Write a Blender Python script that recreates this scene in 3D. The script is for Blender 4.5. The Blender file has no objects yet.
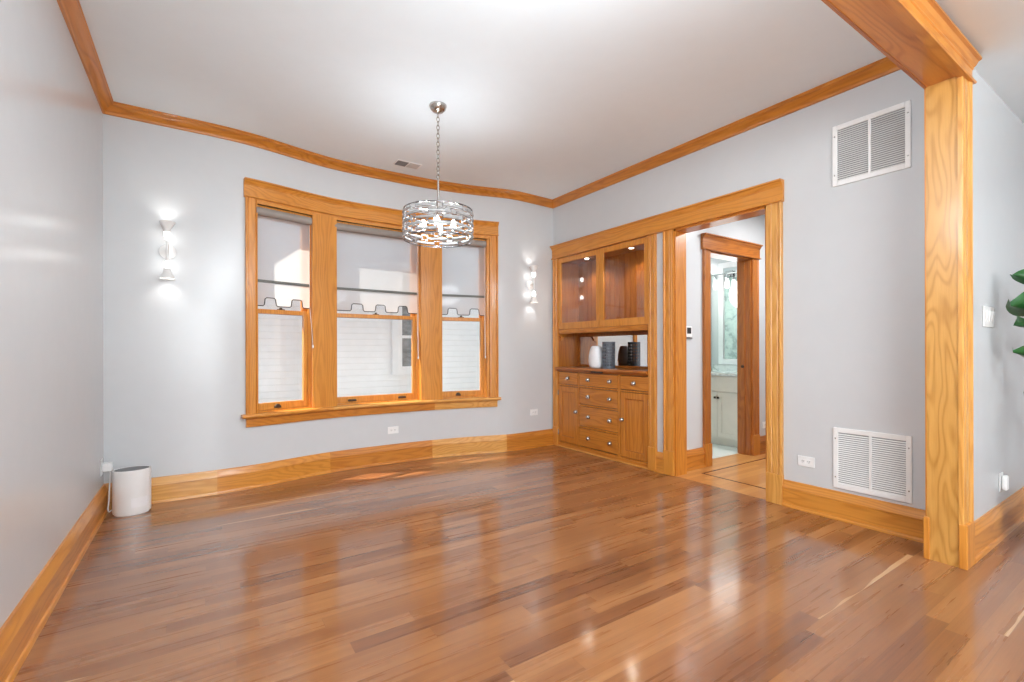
import bpy, bmesh, math, random
from mathutils import Matrix, Vector
random.seed(7)
S = bpy.context.scene
COL = S.collection

# ------------------------------------------------------------------ node helpers
def new_mat(name):
    m = bpy.data.materials.new(name); m.use_nodes = True
    nt = m.node_tree; nt.nodes.clear()
    out = nt.nodes.new('ShaderNodeOutputMaterial')
    return m, nt, out
class NT:
    def __init__(s, nt): s.nt = nt
    def n(s, t, **kw):
        nd = s.nt.nodes.new(t)
        for k, v in kw.items(): setattr(nd, k, v)
        return nd
    def l(s, a, b): s.nt.links.new(a, b)
    def math(s, op, a, b=None, c=None, clamp=False):
        nd = s.n('ShaderNodeMath', operation=op, use_clamp=clamp)
        for i, v in enumerate((a, b, c)):
            if v is None: continue
            if isinstance(v, (int, float)): nd.inputs[i].default_value = v
            else: s.l(v, nd.inputs[i])
        return nd.outputs[0]
    def xyz(s, x, y, z):
        nd = s.n('ShaderNodeCombineXYZ')
        for i, v in enumerate((x, y, z)):
            if isinstance(v, (int, float)): nd.inputs[i].default_value = v
            else: s.l(v, nd.inputs[i])
        return nd.outputs[0]
    def noise(s, vec, scale=1, detail=3, rough=.5):
        nd = s.n('ShaderNodeTexNoise'); s.l(vec, nd.inputs['Vector'])
        nd.inputs['Scale'].default_value = scale; nd.inputs['Detail'].default_value = detail
        nd.inputs['Roughness'].default_value = rough
        return nd.outputs['Fac']
    def ramp(s, fac, stops, interp='LINEAR'):
        nd = s.n('ShaderNodeValToRGB'); nd.color_ramp.interpolation = interp
        e = nd.color_ramp.elements
        while len(e) < len(stops): e.new(.5)
        for el, (p, c) in zip(e, stops): el.position = p; el.color = (*c, 1)
        s.l(fac, nd.inputs['Fac']); return nd.outputs['Color']
    def mix(s, fac, a, b, mode='MIX'):
        nd = s.n('ShaderNodeMix', data_type='RGBA', blend_type=mode)
        for i, v in ((0, fac), (6, a), (7, b)):
            if isinstance(v, (int, float)): nd.inputs[i].default_value = v
            elif isinstance(v, tuple): nd.inputs[i].default_value = (*v, 1)
            else: s.l(v, nd.inputs[i])
        return nd.outputs[2]
    def bsdf(s, out, color, rough=.5, metal=0., spec=.5, coat=0., coat_rough=.1, normal=None):
        b = s.n('ShaderNodeBsdfPrincipled')
        if isinstance(color, tuple): b.inputs['Base Color'].default_value = (*color, 1)
        else: s.l(color, b.inputs['Base Color'])
        if isinstance(rough, (int, float)): b.inputs['Roughness'].default_value = rough
        else: s.l(rough, b.inputs['Roughness'])
        b.inputs['Metallic'].default_value = metal
        b.inputs['Specular IOR Level'].default_value = spec
        b.inputs['Coat Weight'].default_value = coat
        b.inputs['Coat Roughness'].default_value = coat_rough
        if normal is not None: s.l(normal, b.inputs['Normal'])
        s.l(b.outputs[0], out.inputs[0]); return b
    def bump(s, h, strength=.2, dist=.002):
        nd = s.n('ShaderNodeBump'); nd.inputs['Strength'].default_value = strength
        nd.inputs['Distance'].default_value = dist; s.l(h, nd.inputs['Height']); return nd.outputs[0]
    def coords(s):
        tc = s.n('ShaderNodeTexCoord'); sp = s.n('ShaderNodeSeparateXYZ')
        s.l(tc.outputs['Object'], sp.inputs[0]); return sp.outputs

def plain(name, color, rough=.5, metal=0., spec=.5, coat=0., vary=.03):
    """a material with a faint procedural tone variation"""
    m, nt, out = new_mat(name); k = NT(nt)
    x, y, z = k.coords()
    nz = k.noise(k.xyz(x, y, z), 9, 2)
    lo = tuple(c * (1 - vary) for c in color); hi = tuple(min(1, c * (1 + vary)) for c in color)
    k.bsdf(out, k.ramp(nz, [(.3, lo), (.7, hi)]), rough, metal, spec, coat)
    return m

def oak(name, axis, dark, light, seed=0., rough=.34, ring=30., coat=.22, rw=.34, wide_=7., bm=58., pw=2.):
    m, nt, out = new_mat(name); k = NT(nt)
    c = list(k.coords())
    along = c.pop(axis); p, q = c
    p = k.math('ADD', p, seed); q = k.math('ADD', q, seed * .37); a = k.math('ADD', along, seed * 2.1)
    big = k.noise(k.xyz(k.math('MULTIPLY', a, .9), k.math('MULTIPLY', p, wide_), k.math('MULTIPLY', q, wide_)), 1, 2)
    u = k.math('ADD', k.math('MULTIPLY', p, 1.), k.math('MULTIPLY', q, .8))
    ph = k.math('ADD', k.math('MULTIPLY', u, ring * 6.), k.math('MULTIPLY', big, bm))
    sn = k.math('POWER', k.math('MULTIPLY_ADD', k.math('SINE', ph), .5, .5), pw)
    pore = k.noise(k.xyz(k.math('MULTIPLY', a, 7.), k.math('MULTIPLY', p, 160.), k.math('MULTIPLY', q, 160.)), 1, 3, .6)
    wide = k.noise(k.xyz(k.math('MULTIPLY', a, .7), k.math('MULTIPLY', p, 18.), k.math('MULTIPLY', q, 18.)), 1, 2)
    f = k.math('ADD', k.math('MULTIPLY', sn, rw), k.math('ADD', k.math('MULTIPLY', pore, .42), k.math('MULTIPLY', wide, .40)))
    col = k.ramp(f, [(.25, light), (.85, dark)])
    k.bsdf(out, col, rough, coat=coat, coat_rough=.12, normal=k.bump(pore, .08, .001))
    return m

# ------------------------------------------------------------------ materials
def plank_floor(name, pw, pl, stops, streak, rough, axis_x=True, coat=.85):
    m, nt, out = new_mat(name); k = NT(nt)
    x, y, z = k.coords()
    if not axis_x: x, y = y, x
    row = k.math('FLOOR', k.math('DIVIDE', y, pw))
    wn = k.n('ShaderNodeTexWhiteNoise', noise_dimensions='1D'); k.l(k.math('ADD', row, .37), wn.inputs['W'])
    xs = k.math('DIVIDE', k.math('ADD', x, k.math('MULTIPLY', wn.outputs['Value'], 7.3)), pl)
    idx = k.math('FLOOR', xs)
    w2 = k.n('ShaderNodeTexWhiteNoise', noise_dimensions='2D'); k.l(k.xyz(row, idx, 0), w2.inputs['Vector'])
    pid = w2.outputs['Value']
    off = k.math('MULTIPLY', pid, 31.)
    g1 = k.noise(k.xyz(k.math('ADD', k.math('MULTIPLY', x, 1.1), off), k.math('MULTIPLY', y, 26.), off), 1, 4, .55)
    g2 = k.noise(k.xyz(k.math('ADD', k.math('MULTIPLY', x, 5.), off), k.math('MULTIPLY', y, 170.), off), 1, 3, .6)
    tone = k.math('ADD', k.math('MULTIPLY', pid, .34), k.math('ADD', k.math('MULTIPLY', g1, .50), k.math('MULTIPLY', g2, .20)))
    col = k.ramp(tone, stops)
    # sapwood streaks along a few boards
    fy = k.math('FRACT', k.math('DIVIDE', y, pw)); fx = k.math('FRACT', xs)
    if streak:
        w3 = k.n('ShaderNodeTexWhiteNoise', noise_dimensions='2D'); k.l(k.xyz(k.math('ADD', row, 91), idx, 0), w3.inputs['Vector'])
        has = k.math('GREATER_THAN', w3.outputs['Value'], .955)
        edge = k.math('MULTIPLY', k.noise(k.xyz(k.math('MULTIPLY', x, 1.3), off, 0), 1, 2), 1.)
        sap = k.math('MULTIPLY', has, k.math('LESS_THAN', fy, k.math('MULTIPLY', k.math('SUBTRACT', edge, .5), 2.2)))
        col = k.mix(k.math('MULTIPLY', sap, .8), col, streak)
    # seams
    dy = k.math('MULTIPLY', k.math('MINIMUM', fy, k.math('SUBTRACT', 1., fy)), pw)
    dx = k.math('MULTIPLY', k.math('MINIMUM', fx, k.math('SUBTRACT', 1., fx)), pl)
    seam = k.math('LESS_THAN', k.math('MINIMUM', dy, dx), .0011)
    col = k.mix(k.math('MULTIPLY', seam, .3), col, (.06, .025, .012))
    rg = k.math('ADD', rough, k.math('MULTIPLY', g1, .08))
    k.bsdf(out, col, rg, spec=.35, coat=coat, coat_rough=.12, normal=k.bump(g1, .015, .001))
    return m

M = {}
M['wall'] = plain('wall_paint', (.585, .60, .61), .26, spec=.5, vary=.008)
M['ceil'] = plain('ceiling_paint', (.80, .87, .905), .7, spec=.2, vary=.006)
M['white'] = plain('white_plastic', (.80, .80, .79), .35)
M['white_metal'] = plain('white_enamel', (.82, .82, .81), .3)
OL, OD = (.68, .285, .045), (.50, .180, .022)
for i, ax in enumerate('xyz'):
    M['oak_' + ax] = oak('oak_grain_' + ax, i, OD, OL, .3 * i)
    M['oakl_' + ax] = oak('pale_oak_grain_' + ax, i, (.54, .235, .042), (.72, .37, .095), 1.7 + i)
    M['oakd_' + ax] = oak('amber_oak_grain_' + ax, i, (.42, .135, .014), (.60, .225, .030), 3.1 + i)
    M['cherry_' + ax] = oak('reddish_oak_grain_' + ax, i, (.30, .085, .011), (.46, .155, .022), 5.3 + i)
M['oak_post'] = oak('cathedral_oak_grain', 2, (.42, .19, .034), (.62, .325, .082), 8.2, ring=9., rw=.34, wide_=5., bm=105., pw=2.6)
M['walnut'] = plank_floor('walnut_planks', .0826, 1.15,
    [(.22, (.115, .038, .015)), (.42, (.212, .077, .027)), (.6, (.29, .117, .042)), (.85, (.43, .20, .080))], (.62, .38, .20), .24)
M['oakfloor'] = plank_floor('oak_planks', .057, .9,
    [(.15, (.44, .18, .045)), (.5, (.56, .25, .07)), (.85, (.66, .33, .11))], None, .3, True, .3)
M['inlay'] = plain('dark_inlay', (.12, .03, .012), .25)
M['chrome'] = plain('chrome', (.70, .70, .71), .10, 1.)
M['nickel'] = plain('brushed_nickel', (.50, .48, .45), .25, 1.)
M['gun_metal'] = plain('dark_chrome', (.22, .22, .23), .2, 1.)
M['register'] = plain('register_white', (.56, .56, .56), .5)
M['dark'] = plain('dark_plastic', (.03, .03, .03), .4)
M['bronze'] = plain('bronze', (.07, .045, .03), .4, .6)
M['charcoal'] = plain('charcoal_ceramic', (.11, .125, .15), .5)
M['vase'] = plain('white_ceramic', (.80, .81, .83), .4)
M['black_trim'] = plain('black_braid', (.02, .02, .02), .7)
M['gray_bar'] = plain('gray_hem_bar', (.13, .135, .12), .5)
M['leaf'] = plain('leaf_green', (.018, .095, .022), .3, vary=.35)
M['leaf_vein'] = plain('leaf_midrib', (.16, .30, .08), .4)
M['bark'] = plain('bark', (.16, .10, .06), .8, vary=.3)
M['soil'] = plain('soil', (.04, .025, .018), .9, vary=.4)
M['pot'] = plain('pot', (.75, .74, .72), .4)
M['mesh_gray'] = plain('gray_grid', (.20, .20, .205), .5)
M['vanity'] = plain('cream_lacquer', (.72, .68, .60), .3)
M['beads'] = plain('clear_beads', (.80, .80, .78), .2)
M['chalk'] = plain('trim_white', (.83, .83, .84), .5)
M['grille_dark'] = plain('duct_filter', (.33, .33, .33), .8)

def glass(name, tint=(1, 1, 1), ior=1.45, rough=0.):
    m, nt, out = new_mat(name); k = NT(nt)
    t = k.n('ShaderNodeBsdfTransparent'); t.inputs[0].default_value = (*tint, 1)
    g = k.n('ShaderNodeBsdfGlossy'); g.inputs['Roughness'].default_value = rough
    lw = k.n('ShaderNodeLayerWeight'); lw.inputs['Blend'].default_value = .5
    r0 = ((ior - 1) / (ior + 1)) ** 2
    fr = k.math('MULTIPLY_ADD', k.math('POWER', lw.outputs['Facing'], 5.), 1 - r0, r0)
    mx = k.n('ShaderNodeMixShader')
    k.l(fr, mx.inputs[0]); k.l(t.outputs[0], mx.inputs[1]); k.l(g.outputs[0], mx.inputs[2]); k.l(mx.outputs[0], out.inputs[0])
    return m
M['glass'] = glass('clear_glass', (.97, .98, .975))
M['cab_glass'] = glass('cabinet_glass', (.96, .96, .95), 1.7)
M['shower_glass'] = glass('green_glass', (.80, .90, .87), 1.5)
def crystal():
    m, nt, out = new_mat('frosted_crystal'); k = NT(nt)
    t = k.n('ShaderNodeBsdfTransparent'); t.inputs[0].default_value = (.93, .95, .95, 1)
    x, y, z = k.coords(); nz = k.noise(k.xyz(x, y, z), 30, 2)
    b = k.bsdf(out, k.ramp(nz, [(.3, (.36, .37, .37)), (.7, (.46, .47, .47))]), .08, spec=1.)
    mx = k.n('ShaderNodeMixShader'); mx.inputs[0].default_value = .8
    k.l(t.outputs[0], mx.inputs[1]); k.l(b.outputs[0], mx.inputs[2]); k.l(mx.outputs[0], out.inputs[0]); return m
M['crystal'] = crystal()

def mirror_mat():
    m, nt, out = new_mat('silvered_mirror'); k = NT(nt)
    k.bsdf(out, (.88, .89, .88), .01, 1.); return m
M['mirror'] = mirror_mat()

def fabric():
    m, nt, out = new_mat('sheer_shade_fabric'); k = NT(nt)
    x, y, z = k.coords()
    w = k.noise(k.xyz(k.math('MULTIPLY', x, 300.), k.math('MULTIPLY', y, 300.), k.math('MULTIPLY', z, 300.)), 1, 1)
    d = k.n('ShaderNodeBsdfDiffuse'); t = k.n('ShaderNodeBsdfTranslucent'); tr = k.n('ShaderNodeBsdfTransparent')
    k.l(k.ramp(w, [(.3, (.66, .665, .67)), (.7, (.74, .745, .75))]), d.inputs[0]); t.inputs[0].default_value = (.80, .81, .82, 1)
    a = k.n('ShaderNodeMixShader'); a.inputs[0].default_value = .60
    k.l(d.outputs[0], a.inputs[1]); k.l(t.outputs[0], a.inputs[2])
    b = k.n('ShaderNodeMixShader'); b.inputs[0].default_value = .34
    k.l(a.outputs[0], b.inputs[1]); k.l(tr.outputs[0], b.inputs[2]); k.l(b.outputs[0], out.inputs[0])
    return m
M['fabric'] = fabric()
M['roll'] = plain('shade_roll_fabric', (.29, .255, .23), .8)

def emit(name, color, s):
    m, nt, out = new_mat(name); k = NT(nt)
    e = k.n('ShaderNodeEmission'); e.inputs[0].default_value = (*color, 1); e.inputs[1].default_value = s
    k.l(e.outputs[0], out.inputs[0]); return m
M['bulb'] = emit('lit_bulb', (1, .96, .90), 4)
M['led'] = emit('lit_led', (1, .98, .95), 7)
M['opal'] = emit('lit_opal', (1, .99, .96), 1.5)
M['puck'] = emit('lit_puck', (1, .93, .8), 10)

def marble():
    m, nt, out = new_mat('veined_marble'); k = NT(nt)
    x, y, z = k.coords(); v = k.xyz(x, y, z)
    n1 = k.noise(v, 2.2, 5, .6)
    wv = k.math('ABSOLUTE', k.math('SUBTRACT', k.noise(k.xyz(k.math('MULTIPLY_ADD', n1, .9, x), k.math('MULTIPLY_ADD', n1, .9, y), k.math('MULTIPLY_ADD', n1, .9, z)), 2.6, 3), .5))
    k.bsdf(out, k.ramp(wv, [(0., (.40, .43, .43)), (.035, (.66, .69, .68)), (.12, (.78, .80, .79))]), .15)
    return m
M['marble'] = marble()

def tile(name, size, c, grout):
    m, nt, out = new_mat(name); k = NT(nt)
    x, y, z = k.coords()
    fx = k.math('FRACT', k.math('DIVIDE', x, size)); fy = k.math('FRACT', k.math('DIVIDE', y, size))
    mn = k.math('MINIMUM', k.math('MINIMUM', fx, k.math('SUBTRACT', 1., fx)), k.math('MINIMUM', fy, k.math('SUBTRACT', 1., fy)))
    g = k.math('LESS_THAN', mn, .008)
    n1 = k.noise(k.xyz(x, y, z), 3, 4)
    k.bsdf(out, k.mix(g, k.ramp(n1, [(.3, tuple(v * .93 for v in c)), (.7, c)]), grout), .22)
    return m
M['bath_tile'] = tile('pale_floor_tile', .6, (.72, .74, .71), (.5, .5, .48))

# ------------------------------------------------------------------ mesh builder
class MB:
    def __init__(s, T=None): s.v = []; s.f = []; s.T = T
    def add(s, vs, fs):
        o = len(s.v)
        s.v += [s.T(*p) if s.T else tuple(p) for p in vs]
        s.f += [tuple(o + i for i in f) for f in fs]
        return s
    def box(s, x0, x1, y0, y1, z0, z1):
        if x0 > x1: x0, x1 = x1, x0
        if y0 > y1: y0, y1 = y1, y0
        if z0 > z1: z0, z1 = z1, z0
        return s.add([(x, y, z) for x in (x0, x1) for y in (y0, y1) for z in (z0, z1)],
                     [(0, 1, 3, 2), (4, 6, 7, 5), (0, 4, 5, 1), (2, 3, 7, 6), (0, 2, 6, 4), (1, 5, 7, 3)])
    def prism(s, poly, plane, a, b):
        n = len(poly)
        mp = {'xy': lambda u, v, w: (u, v, w), 'xz': lambda u, v, w: (u, w, v), 'yz': lambda u, v, w: (w, u, v)}[plane]
        vs = [mp(u, v, a) for u, v in poly] + [mp(u, v, b) for u, v in poly]
        return s.add(vs, [tuple(range(n)), tuple(range(2 * n - 1, n - 1, -1))] + [(i, (i + 1) % n, n + (i + 1) % n, n + i) for i in range(n)])
    def frame(s, x0, x1, z0, z1, w, y0, y1, wb=None, wt=None):
        """rectangular frame in the xz plane"""
        wb = w if wb is None else wb; wt = w if wt is None else wt
        s.box(x0, x0 + w, y0, y1, z0, z1); s.box(x1 - w, x1, y0, y1, z0, z1)
        s.box(x0 + w, x1 - w, y0, y1, z0, z0 + wb); s.box(x0 + w, x1 - w, y0, y1, z1 - wt, z1); return s
    def frame_yz(s, y0, y1, z0, z1, w, x0, x1, wb=None, wt=None):
        wb = w if wb is None else wb; wt = w if wt is None else wt
        s.box(x0, x1, y0, y0 + w, z0, z1); s.box(x0, x1, y1 - w, y1, z0, z1)
        s.box(x0, x1, y0 + w, y1 - w, z0, z0 + wb); s.box(x0, x1, y0 + w, y1 - w, z1 - wt, z1); return s
    def tube(s, pts, r, n=8, closed=False):
        pts = [Vector(p) for p in pts]; rings = []; N = len(pts)
        rr = r if isinstance(r, (list, tuple)) else [r] * N
        up = None
        for i, p in enumerate(pts):
            if closed: d = pts[(i + 1) % N] - pts[i - 1]
            else: d = (pts[min(i + 1, N - 1)] - pts[max(i - 1, 0)])
            d.normalize()
            if up is None: up = Vector((0, 0, 1)) if abs(d.z) < .9 else Vector((1, 0, 0))
            a = d.cross(up)
            if a.length < 1e-6: a = d.cross(Vector((0, 1, 0)))
            a.normalize(); b = a.cross(d); up = b
            rings.append([p + (a * math.cos(2 * math.pi * j / n) + b * math.sin(2 * math.pi * j / n)) * rr[i] for j in range(n)])
        vs = [tuple(q) for ring in rings for q in ring]; fs = []
        for i in range(N if closed else N - 1):
            i2 = (i + 1) % N
            fs += [(i * n + j, i * n + (j + 1) % n, i2 * n + (j + 1) % n, i2 * n + j) for j in range(n)]
        if not closed: fs += [tuple(range(n - 1, -1, -1)), tuple(range((N - 1) * n, N * n))]
        return s.add(vs, fs)
    def lathe(s, prof, c=(0, 0, 0), n=24, axis='z', sx=1., sy=1.):
        cx, cy, cz = c; vs = []; fs = []; N = len(prof)
        for r, h in prof:
            for j in range(n):
                t = 2 * math.pi * j / n; a, b = r * math.cos(t) * sx, r * math.sin(t) * sy
                vs.append({'z': (cx + a, cy + b, cz + h), 'x': (cx + h, cy + a, cz + b), 'y': (cx + a, cy + h, cz + b)}[axis])
        for i in range(N - 1):
            fs += [(i * n + j, i * n + (j + 1) % n, (i + 1) * n + (j + 1) % n, (i + 1) * n + j) for j in range(n)]
        loop = prof[0] == prof[-1]
        if prof[0][0] > 1e-6 and not loop: fs.append(tuple(range(n - 1, -1, -1)))
        if prof[-1][0] > 1e-6 and not loop: fs.append(tuple(range((N - 1) * n, N * n)))
        return s.add(vs, fs)
    def ball(s, c, r, n=14, sz=1.):
        return s.lathe([(r * math.sin(math.pi * i / 8), -r * sz * math.cos(math.pi * i / 8)) for i in range(9)], c, n)
    def sweep(s, prof, P, i0=0, i1=None):
        """profile (protrusion to the right of travel, z) swept along plan path P; mitred; P is a list of (x, y)"""
        i1 = len(P) - 1 if i1 is None else i1
        def nrm(a, b):
            dx, dy = b[0] - a[0], b[1] - a[1]; L = math.hypot(dx, dy); return (dy / L, -dx / L)
        vs = []; n = len(prof)
        for i in range(i0, i1 + 1):
            na = nrm(P[i - 1], P[i]) if i > 0 else None
            nb = nrm(P[i], P[i + 1]) if i < len(P) - 1 else None
            na = na or nb; nb = nb or na
            mx, my = na[0] + nb[0], na[1] + nb[1]; d = 1 + na[0] * nb[0] + na[1] * nb[1]
            mx, my = mx / d, my / d
            vs += [(P[i][0] + mx * o, P[i][1] + my * o, z) for o, z in prof]
        N = i1 - i0 + 1; fs = []
        for i in range(N - 1):
            fs += [(i * n + j, i * n + (j + 1) % n, (i + 1) * n + (j + 1) % n, (i + 1) * n + j) for j in range(n)]
        fs += [tuple(range(n)), tuple(range(N * n - 1, (N - 1) * n - 1, -1))]
        return s.add(vs, fs)
    def build(s, name, mat, parent=None, bevel=0., smooth=None, local=False):
        off = Vector((0, 0, 0))
        if parent is not None and not local:
            p = parent
            while p is not None: off += p.location; p = p.parent
        me = bpy.data.meshes.new(name)
        me.from_pydata([(Vector(v) - off)[:] for v in s.v], [], s.f)
        bm = bmesh.new(); bm.from_mesh(me); bmesh.ops.recalc_face_normals(bm, faces=bm.faces); bm.to_mesh(me); bm.free()
        me.materials.append(M[mat] if isinstance(mat, str) else mat)
        o = bpy.data.objects.new(name, me); COL.objects.link(o)
        if parent is not None: o.parent = parent
        if smooth:
            me.shade_smooth(); me.set_sharp_from_angle(angle=math.radians(smooth))
        if bevel:
            b = o.modifiers.new('edge', 'BEVEL'); b.width = bevel; b.segments = 2; b.limit_method = 'ANGLE'; b.angle_limit = math.radians(40)
        return o

def tag(o, label, cat, group=None, kind=None):
    o['label'] = label; o['category'] = cat
    if group: o['group'] = group
    if kind: o['kind'] = kind
    return o
def thing(name, loc, label, cat, group=None, kind=None):
    o = bpy.data.objects.new(name, None); COL.objects.link(o); o.location = loc; o.empty_display_size = .1
    return tag(o, label, cat, group, kind)
def struct(mb, name, mat, label, cat, **kw):
    return tag(mb.build(name, mat, None, **kw), label, cat, None, 'structure')
def copy_tree(o, parent=None):
    c = o.copy(); COL.objects.link(c)
    if parent is not None: c.parent = parent
    for ch in [x for x in COL.objects if x.parent == o]: copy_tree(ch, c)
    return c

# ------------------------------------------------------------------ key measures (metres; camera stands at the origin, 1.2 m up)
XL, XR, CEIL, BASE = -.60, 3.75, 3.07, .1975
YB0, YB1, XJ, BEAM = .80, .932, 3.46, 2.69       # the cased opening between the two rooms
CAMCEIL = 2.83
CP = [(-.6, 4.67), (.15, 4.67), (.3, 4.682), (.47, 4.71), (.656, 4.762), (.85, 4.817), (1.08, 4.868), (1.4, 4.886), (1.64, 4.888), (1.95, 4.882),
      (2.2, 4.866), (2.43, 4.832), (2.66, 4.785), (2.85, 4.735), (3.06, 4.672), (3.18, 4.668), (3.75, 4.70)]
def yc(x):
    for (a, b), (c, d) in zip(CP, CP[1:]):
        if x <= c: return b + (d - b) * (x - a) / (c - a)
    return CP[-1][1]
def ycs(x):                                     # rounded: the bow bends softly
    return sum(yc(x + d) for d in (-.12, -.06, 0, .06, .12)) / 5 if -.4 < x < 3.5 else yc(x)
def curve(xa, xb, n):
    return [(xa + (xb - xa) * i / n, ycs(xa + (xb - xa) * i / n)) for i in range(n + 1)]
WA, WB = .43, 2.83                              # window opening between the casings
ZS, ZH = .645, 2.49                             # stool top, head of the openings

# ------------------------------------------------------------------ room shell
struct(MB().box(-2.6, XR, -4.2, 5.1, -.1, 0), 'floor', 'walnut', 'glossy dark walnut plank floor running across the whole room', 'floor')
o = struct(MB().box(XR, 6.8, -4.2, .875, -.1, 0), 'floor', 'walnut', 'walnut plank floor of the near room below the leafy plant', 'floor')
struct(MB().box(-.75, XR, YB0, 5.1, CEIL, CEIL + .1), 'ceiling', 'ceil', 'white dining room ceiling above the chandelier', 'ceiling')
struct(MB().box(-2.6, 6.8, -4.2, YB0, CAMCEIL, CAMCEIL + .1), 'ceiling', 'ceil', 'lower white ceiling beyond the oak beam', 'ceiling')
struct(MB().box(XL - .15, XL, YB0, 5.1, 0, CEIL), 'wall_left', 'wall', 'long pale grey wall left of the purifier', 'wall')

full = [(XL, YB1)] + curve(XL, XR, 60) + [(XR, YB1)]
iL, i0, iR = 0, 1, len(full) - 1
ia = min(range(1, 62), key=lambda i: abs(full[i][0] - WA)); ib = min(range(1, 62), key=lambda i: abs(full[i][0] - WB))
farw = MB()
def wallprof(z0, z1): return [(0, z0), (0, z1), (-.135, z1), (-.135, z0)]
WL = .394                                       # the wall stops short of the casing edge; the sash stile sits behind the casing
lo, mid, hi = curve(XL, WL, 20), curve(WL, WB, 40), curve(WB, XR, 20)
farw.sweep(wallprof(0, CEIL), lo); farw.sweep(wallprof(0, .60), mid); farw.sweep(wallprof(ZH, CEIL), mid); farw.sweep(wallprof(0, CEIL), hi)
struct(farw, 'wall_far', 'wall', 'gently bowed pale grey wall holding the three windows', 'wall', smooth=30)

OY0, OY1, OZ = 1.99, 2.87, 2.33                 # cased opening to the hall
HY0, HY1 = 3.165, 4.595                          # hutch recess
wr = MB()
wr.box(XR, XR + .15, YB1, OY0, 0, CEIL); wr.box(XR, XR + .15, OY1, HY0 - .02, 0, OZ); wr.box(XR, XR + .15, HY1 + .02, 4.90, 0, CEIL)
wr.box(XR, XR + .15, OY0, HY1 + .02, OZ, CEIL)
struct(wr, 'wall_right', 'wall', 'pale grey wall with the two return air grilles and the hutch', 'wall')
nw = MB()
nw.box(XJ + .015, 6.8, YB0, YB1, 0, CAMCEIL + .02); nw.box(XL - .15, -.33, YB0, YB1, 0, CEIL); nw.box(-.33, XJ + .015, YB0, YB1, BEAM + .015, CEIL + .02)
nw.box(-2.6, XL - .15, YB0, YB1, 0, CAMCEIL)
nw.box(XJ + .015, XR + .15, YB0, YB1, CAMCEIL, CEIL + .02)
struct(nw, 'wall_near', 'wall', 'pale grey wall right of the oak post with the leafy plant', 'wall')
# near room (behind and beside the camera): side walls, and a back wall with an opening added for fill light
bw = MB()
bw.box(-2.6, 6.8, -4.3, -4.2, 0, .5); bw.box(-2.6, 6.8, -4.3, -4.2, 2.5, CAMCEIL)
for a, b in ((-2.6, -1.4), (1.2, 6.8)): bw.box(a, b, -4.3, -4.2, .5, 2.5)
struct(bw, 'wall_back', 'wall', 'grey wall with an added opening for fill light behind the viewer', 'wall')
struct(MB().box(-2.75, -2.6, -4.3, YB1, 0, CAMCEIL), 'wall_side', 'wall', 'side wall of the near room, far left', 'wall')
struct(MB().box(6.8, 6.95, -4.3, YB1, 0, CAMCEIL), 'wall_east', 'wall', 'end wall of the near room beyond the leafy plant', 'wall')

# baseboards -----------------------------------------------------------
BP = [(0, .0), (.036, .0), (.036, .012), (.031, .021), (.023, .024), (.023, .132), (.0285, .136), (.0285, .146), (.022, .156), (.018, .176), (.011, .187), (.0105, BASE), (0, BASE)]
def near(px): return min(range(1, 62), key=lambda i: abs(full[i][0] - px))
struct(MB().sweep(BP, full, 0, 1), 'baseboard_left', 'oak_y', 'oak baseboard along the left wall behind the purifier', 'baseboard', smooth=40)
cuts = [1, near(.145), near(1.08), near(2.19), near(3.06), iR - 1]
for i, (mt, lb) in enumerate(zip(('oakl_x', 'oak_x', 'oakd_x', 'oakl_x', 'oakd_x'),
        ('pale oak baseboard piece starting behind the white purifier', 'honey oak baseboard piece under the left window', 'amber oak baseboard piece under the wide middle window',
         'pale oak baseboard piece under the right window', 'amber oak baseboard piece ending at the hutch'))):
    struct(MB().sweep(BP, full, cuts[i], cuts[i + 1]), 'baseboard_far', mt, lb, 'baseboard', smooth=40)
struct(MB().sweep(BP, [(XR, 1.868), (XR, YB1)]), 'baseboard_right', 'oak_y', 'oak baseboard under the lower air grille', 'baseboard', smooth=40)
struct(MB().sweep(BP, [(XR, HY0 - .094), (XR, OY1 + .112)]), 'baseboard_right', 'oak_y', 'tiny oak baseboard piece between hutch and hall opening', 'baseboard', smooth=40)
struct(MB().sweep(BP, [(3.598, YB0), (6.8, YB0)][::1]), 'baseboard_near', 'oak_x', 'oak baseboard right of the oak post under the plant', 'baseboard', smooth=40)

# crown ---------------------------------------------------------------
KP = [(0, -.083), (.010, -.083), (.014, -.078), (.014, -.07), (.019, -.064), (.027, -.05), (.042, -.033), (.058, -.024), (.066, -.021), (.066, -.012), (.072, -.008), (.072, 0), (0, 0)]
KP = [(a, CEIL + b) for a, b in KP]
kc = [0, 1, near(1.08), near(3.05), iR - 1, iR]
for i, (mt, lb) in enumerate(zip(('oakd_y', 'oakd_x', 'oakd_x', 'oakd_x', 'oakd_y'),
        ('oak crown moulding along the top of the left wall', 'curved oak crown moulding above the left window', 'oak crown moulding above the middle and right windows',
         'short oak crown moulding above the right sconce', 'long oak crown moulding above the hutch and hall opening'))):
    struct(MB().sweep(KP, full, kc[i], kc[i + 1]), 'trim_%d' % (i + 1), mt, lb, 'crown moulding', smooth=40)

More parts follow.
